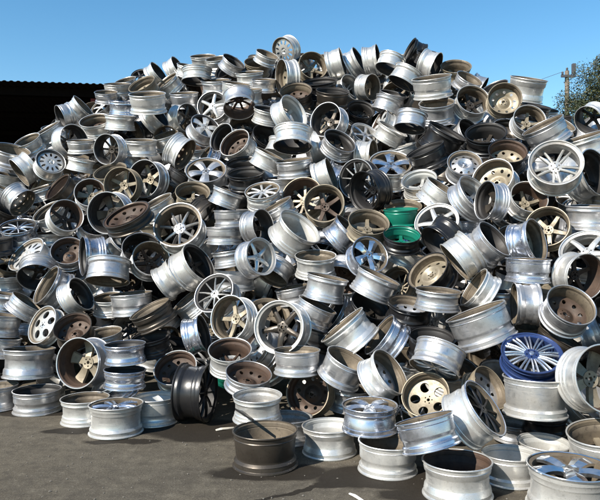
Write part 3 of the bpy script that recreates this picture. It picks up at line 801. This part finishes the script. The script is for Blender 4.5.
def in_front(u, v, y, D):
    return bool(((np.hypot(WU - u, WV - v) < .44*(WD + D*F/y)) & (WC[:, 1] > y - .08)).any())
def clash(G, p):
    for k in np.nonzero(np.linalg.norm(WC - np.array(p), axis=1) < .62)[0]:
        q = G - WC[k]; z = q @ WA[k]; rad = np.sqrt(np.maximum((q*q).sum(1) - z*z, 0))
        if np.minimum(WH[k] - abs(z), WR_[k] - rad).max() > .035: return True
    return False
placed = []
for layer, (dep, cnt) in enumerate(((.20, 1300), (.36, 1200), (.62, 1000), (.95, 1500), (1.3, 1500), (1.65, 1400), (2.0, 1200), (2.5, 800))):
    for k in range(cnt):
        u = rng.uniform(-90, 690); v = rng.uniform(ridge(u) + (16 if layer < 3 else 19), base(u) - 14)
        edge = u < -8 or u > 608
        y = surf(u, v) + dep + rng.uniform(-.06, .12) - (.3 if edge and layer == 0 else 0)
        D = rng.uniform(.36, .44); p = at(u, v, y)
        if p.z < .24 or (layer < 4 and in_front(u, v, y, D)): continue
        if any((p-q).length < (.25 if layer < 3 else .21) for q in placed[-900:]): continue
        a = Vector((rng.gauss(0,1), rng.gauss(0,1), rng.gauss(0,1.2))).normalized()
        x = a.orthogonal().normalized(); yv = a.cross(x)
        V, Fc, M = (LW if layer < 3 else LX)[k % 2]
        G = (V @ np.array((x, yv, a)))*D + np.array(p)
        if G[:, 2].min() < .01: G[:, 2] += .01 - G[:, 2].min()
        if layer < 4 and clash(G, p): continue
        placed.append(p)
        AV.append(G); AF += [tuple(i+nv for i in f) for f in Fc]
        o_, i_ = rng.choice(((0,2),(0,3),(1,3),(1,3),(0,2),(4,3))); AM.append(np.where(M == 0, o_, i_)); nv += len(V)
fm = bpy.data.meshes.new('buried_wheels'); fm.from_pydata(np.concatenate(AV).tolist(), [], AF)
for m in (OUT['s'], OUT['w'], INN['n'], INN['k'], OUT['d']): fm.materials.append(m)
fm.polygons.foreach_set('material_index', np.concatenate(AM).astype(np.int32)); fm.polygons.foreach_set('use_smooth', [True]*len(fm.polygons))
fm.update(); fm.set_sharp_from_angle(angle=R(35))
bo = link('buried_wheels', fm); tag(bo, 'buried wheels glimpsed in the dark gaps inside the heap', 'wheels', None, 'stuff')
print('filler', len(placed), 'tris~', sum(len(f)-2 for f in AF), 'faces', len(fm.polygons))
# ------------------------------------------------------------------ ground
def ground_mat():
    m, N, L, B = newmat('worn_asphalt')
    g = nd(N, 'ShaderNodeNewGeometry'); P = g.outputs['Position']
    n0 = noise(N, L, .55, 5, .6, P); n1 = noise(N, L, 2.6, 7, .65, P); n2 = noise(N, L, 46, 5, .7, P); n4 = noise(N, L, 11, 6, .7, P); n3 = noise(N, L, 110, 3, .8, P)
    c = ramp(N, L, n1, ((.28, (.048, .041, .032)), (.5, (.072, .063, .049)), (.74, (.102, .089, .068))))
    c = mix(N, L, ramp(N, L, n0, ((.35, 0.), (.7, .75))), c, (.096, .081, .059))
    c = mix(N, L, ramp(N, L, n2, ((.56, 0.), (.70, .55))), c, (.19, .175, .145))
    c = mix(N, L, ramp(N, L, n3, ((.34, .85), (.48, 0.))), c, (.026, .022, .017)); c = mix(N, L, ramp(N, L, n3, ((.55, 0.), (.70, .6))), c, (.17, .15, .115))
    c = mix(N, L, ramp(N, L, n4, ((.36, .62), (.50, 0.))), c, (.045, .039, .031)); c = mix(N, L, ramp(N, L, n4, ((.56, 0.), (.72, .5))), c, (.165, .145, .112))
    # long scuffs dragged by wheels
    mp = nd(N, 'ShaderNodeMapping'); L.new(P, mp.inputs[0]); mp.inputs['Rotation'].default_value = (0, 0, R(35)); mp.inputs['Scale'].default_value = (1.2, 14, 1)
    c = mix(N, L, ramp(N, L, noise(N, L, 1.6, 6, .7, mp.outputs[0]), ((.60, 0.), (.74, .38))), c, (.17, .152, .122))
    # oil and water that ran out of the wheels
    wob = nd(N, 'ShaderNodeMix', data_type='VECTOR'); wob.inputs[0].default_value = .22
    nc = nd(N, 'ShaderNodeTexNoise'); nc.inputs['Scale'].default_value = 3.5; nc.inputs['Detail'].default_value = 5; L.new(P, nc.inputs['Vector'])
    sub = nd(N, 'ShaderNodeVectorMath', operation='SUBTRACT'); L.new(nc.outputs['Color'], sub.inputs[0]); sub.inputs[1].default_value = (.5, .5, .5)
    s2 = nd(N, 'ShaderNodeVectorMath', operation='SCALE'); L.new(sub.outputs[0], s2.inputs[0]); s2.inputs['Scale'].default_value = .24
    ad = nd(N, 'ShaderNodeVectorMath', operation='ADD'); L.new(P, ad.inputs[0]); L.new(s2.outputs[0], ad.inputs[1])
    tot = None
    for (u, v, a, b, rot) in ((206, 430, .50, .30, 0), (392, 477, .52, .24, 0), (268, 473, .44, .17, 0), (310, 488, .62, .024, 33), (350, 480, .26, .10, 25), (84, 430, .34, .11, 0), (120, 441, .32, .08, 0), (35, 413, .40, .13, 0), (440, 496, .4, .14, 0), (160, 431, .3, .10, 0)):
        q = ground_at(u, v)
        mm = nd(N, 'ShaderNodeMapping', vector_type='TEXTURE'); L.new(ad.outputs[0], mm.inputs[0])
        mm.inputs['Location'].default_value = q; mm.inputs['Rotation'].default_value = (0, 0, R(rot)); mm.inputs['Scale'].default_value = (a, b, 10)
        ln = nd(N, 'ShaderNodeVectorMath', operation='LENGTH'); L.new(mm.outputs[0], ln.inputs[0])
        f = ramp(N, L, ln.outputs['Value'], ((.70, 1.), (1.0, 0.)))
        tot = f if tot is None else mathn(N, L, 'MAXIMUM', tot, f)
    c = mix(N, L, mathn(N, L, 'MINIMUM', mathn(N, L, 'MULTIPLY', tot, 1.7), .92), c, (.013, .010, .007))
    L.new(c, B.inputs['Base Color'])
    L.new(mathn(N, L, 'SUBTRACT', .92, mathn(N, L, 'MULTIPLY', tot, .15)), B.inputs['Roughness'])
    B.inputs['Specular IOR Level'].default_value = .18
    bp = nd(N, 'ShaderNodeBump'); bp.inputs['Strength'].default_value = .55; bp.inputs['Distance'].default_value = .008
    hgt = mathn(N, L, 'ADD', mathn(N, L, 'MULTIPLY', n2, .8), mathn(N, L, 'ADD', mathn(N, L, 'MULTIPLY', n3, .5), mathn(N, L, 'MULTIPLY', n1, 2.)))
    L.new(hgt, bp.inputs['Height']); L.new(bp.outputs[0], B.inputs['Normal'])
    return m
go = link('ground', mesh('ground', [(-900,-200,0),(900,-200,0),(900,1500,0),(-900,1500,0)], [(0,1,2,3)], (ground_mat(),)))
tag(go, 'worn brown-grey asphalt yard in front of the heap', 'ground', None, 'structure')

# grit scattered on the asphalt
gr = random.Random(3); V, Fc = [], []
for k in range(260):
    u = gr.uniform(-20, 620); v = gr.uniform(405, 503) if u < 440 else gr.uniform(470, 503)
    if v < base(u) - 4 and gr.random() < .6: continue
    p = ground_at(u, v); s = gr.uniform(.003, .009)*(1.6 if gr.random() < .08 else 1)
    n = len(V); V += [(p.x+s*x*gr.uniform(.7,1.3), p.y+s*y*gr.uniform(.7,1.3), max(s*z*gr.uniform(.5,.9)+s*.3, 0.0005)) for x, y, z in ((1,0,0),(-1,0,0),(0,1,0),(0,-1,0),(0,0,1),(0,0,-.6))]
    Fc += [tuple(n+i for i in f) for f in ((0,2,4),(2,1,4),(1,3,4),(3,0,4),(2,0,5),(1,2,5),(3,1,5),(0,3,5))]
tag(link('grit', mesh('grit', V, Fc, (plain('grit_stone', (.11, .10, .085), .9),))), 'small grit scattered over the asphalt', 'grit', None, 'stuff')

# loose scraps lying in front
def scrap(name, a, b, wd, th, mat, label, za=0.0, zb=0.0):
    a, b = Vector(a), Vector(b); d = (b-a).normalized(); x = Vector((-d.y, d.x, 0)).normalized(); n = d.cross(x); n = n if n.z > 0 else -n
    V = []
    for k, s in enumerate((0, .3, .65, 1)):
        p = a.lerp(b, s); w = wd*(.55, 1, .85, .4)[k]; z = .004*math.sin(s*5)
        V += [tuple(p - x*w + n*z), tuple(p + x*w + n*z), tuple(p + x*w*.8 + n*(th+z)), tuple(p - x*w*.8 + n*(th+z))]
    Fc = [(0,1,2,3), (15,14,13,12)]
    for k in range(3): Fc += [(k*4+i, k*4+4+i, k*4+4+(i+1) % 4, k*4+(i+1) % 4) for i in range(4)]
    me = mesh(name, V, Fc, (mat,)); bm = bmesh.new(); bm.from_mesh(me); bmesh.ops.recalc_face_normals(bm, faces=bm.faces); bm.to_mesh(me); bm.free()
    return tag(link(name, me), label, 'scrap')
up = Vector((0, 0, .004))
scrap('metal_strip', ground_at(349.5, 494.5)+up, ground_at(366, 503)+up, .011, .006, plain('white_strip_paint', (.75, .73, .68), .5), 'small white strip lying on the asphalt at the bottom photo edge')
scrap('metal_shard', ground_at(216, 431)+up, ground_at(234, 428)+up, .016, .008, plain('pale_shard', (.62, .58, .50), .5), 'pale shard on wet asphalt between black standing wheel and dark wheel')
p0 = at(236, 410, 4.62); p1 = at(253, 420.5, 4.34)
scrap('bar', p0, p1, .013, .014, OUT['k'], 'short dark bar leaning over the dirty dark brown front wheel')

# ------------------------------------------------------------------ open-fronted shed behind, left
def shed():
    yl, yr = 17.0, 19.3
    A = at(-170, 0, 1); zt = 1.5 + 153/F*yr
    x1 = (98-300)/F*yr; x0 = -22.0
    root = link('shed', None); root.location = (x0, yl, 0)
    tag(root, 'dark open-fronted shed with corrugated roof behind the heap at left', 'shed')
    def L3(x, dy, z): return (x - x0, dy + (x - x0)/(x1 - x0)*(yr - yl), z)
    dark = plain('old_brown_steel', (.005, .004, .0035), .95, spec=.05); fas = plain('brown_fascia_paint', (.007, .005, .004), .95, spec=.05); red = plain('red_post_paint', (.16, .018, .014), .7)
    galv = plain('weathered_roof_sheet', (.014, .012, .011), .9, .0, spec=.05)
    def slab(name, xa, xb, ya, yb, za, zb, mat, za2=None, zb2=None):
        V = []
        for z, zz in ((za, za if za2 is None else za2), (zb, zb if zb2 is None else zb2)):
            V += [L3(xa, ya, z), L3(xb, ya, z), L3(xb, yb, zz), L3(xa, yb, zz)]
        Fc = [(0,3,2,1),(4,5,6,7),(0,1,5,4),(1,2,6,5),(2,3,7,6),(3,0,4,7)]
        return link(name, mesh(name, V, Fc, (mat,)), root)
    dep = 11.0
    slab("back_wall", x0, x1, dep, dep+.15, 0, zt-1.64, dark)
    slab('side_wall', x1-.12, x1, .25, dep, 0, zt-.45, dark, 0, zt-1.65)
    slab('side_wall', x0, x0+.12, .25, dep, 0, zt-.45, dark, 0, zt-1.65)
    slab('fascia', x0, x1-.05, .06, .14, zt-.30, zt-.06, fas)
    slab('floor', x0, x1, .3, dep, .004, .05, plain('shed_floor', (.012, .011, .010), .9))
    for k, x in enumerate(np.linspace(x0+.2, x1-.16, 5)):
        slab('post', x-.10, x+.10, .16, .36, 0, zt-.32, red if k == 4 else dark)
    slab('red_end_trim', x1-.03, x1+.13, -.05, .24, zt-1.6, zt-.10, red)
    # corrugated roof sheets, each a part
    per = .19; ns = 8; nx = int((x1 + .35 - (x0 - .3))/(per*ns)) + 1
    xs = x0 - .3
    for s in range(nx):
        V, Fc = [], []; cols = []
        for q in range(ns*4 + 1):
            x = xs + (s*ns + q/4)*per
            if x > x1 + .32: break
            cols.append((x,   .028*(1 if q % 4 in (1, 2) else 0)))
        for x, dz in cols:
            for dy, dzz in ((-.35, 0), (dep+.3, -1.62)):
                V += [L3(x, dy, zt + dz + dzz), L3(x, dy, zt + dz + dzz - .012)]
        for q in range(len(cols)-1):
            a, b = q*4, q*4+4
            Fc += [(a, b, b+2, a+2), (a+1, a+3, b+3, b+1), (a, a+1, b+1, b), (a+2, b+2, b+3, a+3)]
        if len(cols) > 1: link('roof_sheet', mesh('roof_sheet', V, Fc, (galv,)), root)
    for k in range(6):
        y = .3 + k*2.0; slab('purlin', x0+.15, x1-.15, y, y+.10, zt-.20-1.62*(y+.35)/(dep+.65), zt-.03-1.62*(y+.45)/(dep+.65), dark)
shed()

# ------------------------------------------------------------------ tree and utility pole behind, right
def leaf_mat():
    m, N, L, B = newmat('evergreen_leaf')
    g = nd(N, 'ShaderNodeNewGeometry')
    c = ramp(N, L, g.outputs['Random Per Island'], ((0., (.014, .020, .006)), (.5, (.028, .038, .011)), (.85, (.050, .055, .018)), (1., (.085, .068, .025))))
    L.new(c, B.inputs['Base Color']); B.inputs['Roughness'].default_value = .55
    return m
BARK = plain('tree_bark', (.075, .055, .04), .9, scale=12, bump=.6)
def tree():
    T = random.Random(8); Y = 24.0; K = 1.30
    base_ = Vector(((650-300)/F*Y, Y, 0)); root = link('broadleaf_tree', None); root.location = base_; root.scale = (K, K, K)
    tag(root, 'dense dark green tree rising behind the heap at right', 'tree')
    V, Fc = [], []; tips = []
    def limb(pts, rs):
        a, b = tube(pts, rs, 7); n = len(V); V.extend(a); Fc.extend(tuple(n+i for i in f) for f in b)
    limb([(0,0,-.05), (.05,.02,1.2), (-.05,.05,2.6), (.08,0,4.2), (.0,.05,6.1)], [.30,.24,.20,.15,.05])
    for k in range(30):
        z = T.uniform(1.6, 5.6); t = T.uniform(0, 6.28); l = T.uniform(1.2, 2.3)*(1 - .5*(z-1.6)/4.6)
        d = Vector((math.cos(t), math.sin(t), T.uniform(.15, .7)))
        p = Vector((0, 0, z)); q = p + d*l*.5 + Vector((0,0,.15)); e = p + d*l + Vector((0,0,.35)); limb([p, q, e], [.075, .05, .018]); tips += [q, e]
        for _ in range(2):
            s = q.lerp(e, T.random()); f = s + Vector((T.gauss(0,.5), T.gauss(0,.5), T.uniform(.1,.7))); limb([s, f], [.022, .008]); tips.append(f)
    link('trunk', mesh('trunk', V, Fc, (BARK,), None, 40), root)
    tips += [Vector((0,0,6.1)), Vector((-.4,.1,5.9))]
    LV, LF = [], []
    clumps = []
    for tp in tips:
        for _ in range(6): clumps.append((tp + Vector((T.gauss(0,.36), T.gauss(0,.36), T.gauss(.05,.32))), T.uniform(.20, .46)))
    for _ in range(900):
        d = Vector((T.gauss(0,1), T.gauss(0,1), T.gauss(0,1))).normalized()*T.random()**.45
        clumps.append((Vector((d.x*2.7, d.y*2.7, 4.2 + d.z*2.5)), T.uniform(.22, .42)))
    clumps = [(c, r) for c, r in clumps if (c.x/2.75)**2 + (c.y/2.75)**2 + ((c.z-4.2)/2.55)**2 < 1]
    for c, r in clumps:
        for _ in range(int(170*r/.33)):
            d = Vector((T.gauss(0,1), T.gauss(0,1), T.gauss(0,.8))).normalized()*r*T.random()**.4
            p = c + d; s = T.uniform(.026, .052)
            a = Vector((T.gauss(0,1), T.gauss(0,1), T.gauss(0,1))).normalized(); b = a.orthogonal().normalized()
            n = len(LV); LV += [tuple(p - a*s), tuple(p + b*s*.45), tuple(p + a*s), tuple(p - b*s*.45)]; LF.append((n, n+1, n+2, n+3))
    cr = link('crown', mesh('crown', LV, LF, (leaf_mat(),)), root)
    print('leaves', len(LF))
tree()
def pole():
    Y = 38.0; X = (567-300)/F*Y; top = 1.5 + (HZ-71)/F*Y
    root = link('utility_pole', None); root.location = (X, Y, 0)
    tag(root, 'weathered utility pole with crossarm beside the tree at right', 'utility pole')
    wood = plain('pole_timber', (.16, .13, .10), .9); stl = plain('pole_hardware', (.06, .06, .065), .6)
    V, Fc = tube([(0,0,-.1),(0,0,top*.5),(0,0,top)], [.17,.15,.12], 12); link('post', mesh('post', V, Fc, (wood,), None, 40), root)
    V, Fc = boxes([(-.42,.42,-.24,-.125,top-.42,top-.28)]); link('crossarm', mesh('crossarm', V, Fc, (stl,)), root)
    for x in (-.34, .0, .34):
        V, Fc, M = lathe([(.001,.2),(.05,.19),(.07,.12),(.045,.09),(.075,.04),(.03,0),(.001,0)], 10, [0]*7, False)
        o = link('insulator', mesh('insulator', V, Fc, (stl,), None, 40), root); o.location = (x, -.18 if x else 0, top-.28 if x else top)
    V, Fc = boxes([(.30,.48,-.12,.10,top-.12,top+.42)]); link('switch_box', mesh('switch_box', V, Fc, (stl,)), root)
    V, Fc = tube([(.2,-.03,top-.28),(.38,0,top-.10)], [.03,.03], 6); link('bracket', mesh('bracket', V, Fc, (stl,)), root)
    # service wire sagging to the left behind the heap
    pts = []
    for k in range(13):
        s = k/12; pts.append((-.34 - s*26, -.18 + 3*s, top - .1 - 9.0*s + 2.0*s*s))
    V, Fc = tube(pts, [.012]*13, 5); link('wire', mesh('wire', V, Fc, (stl,)), root)
pole()
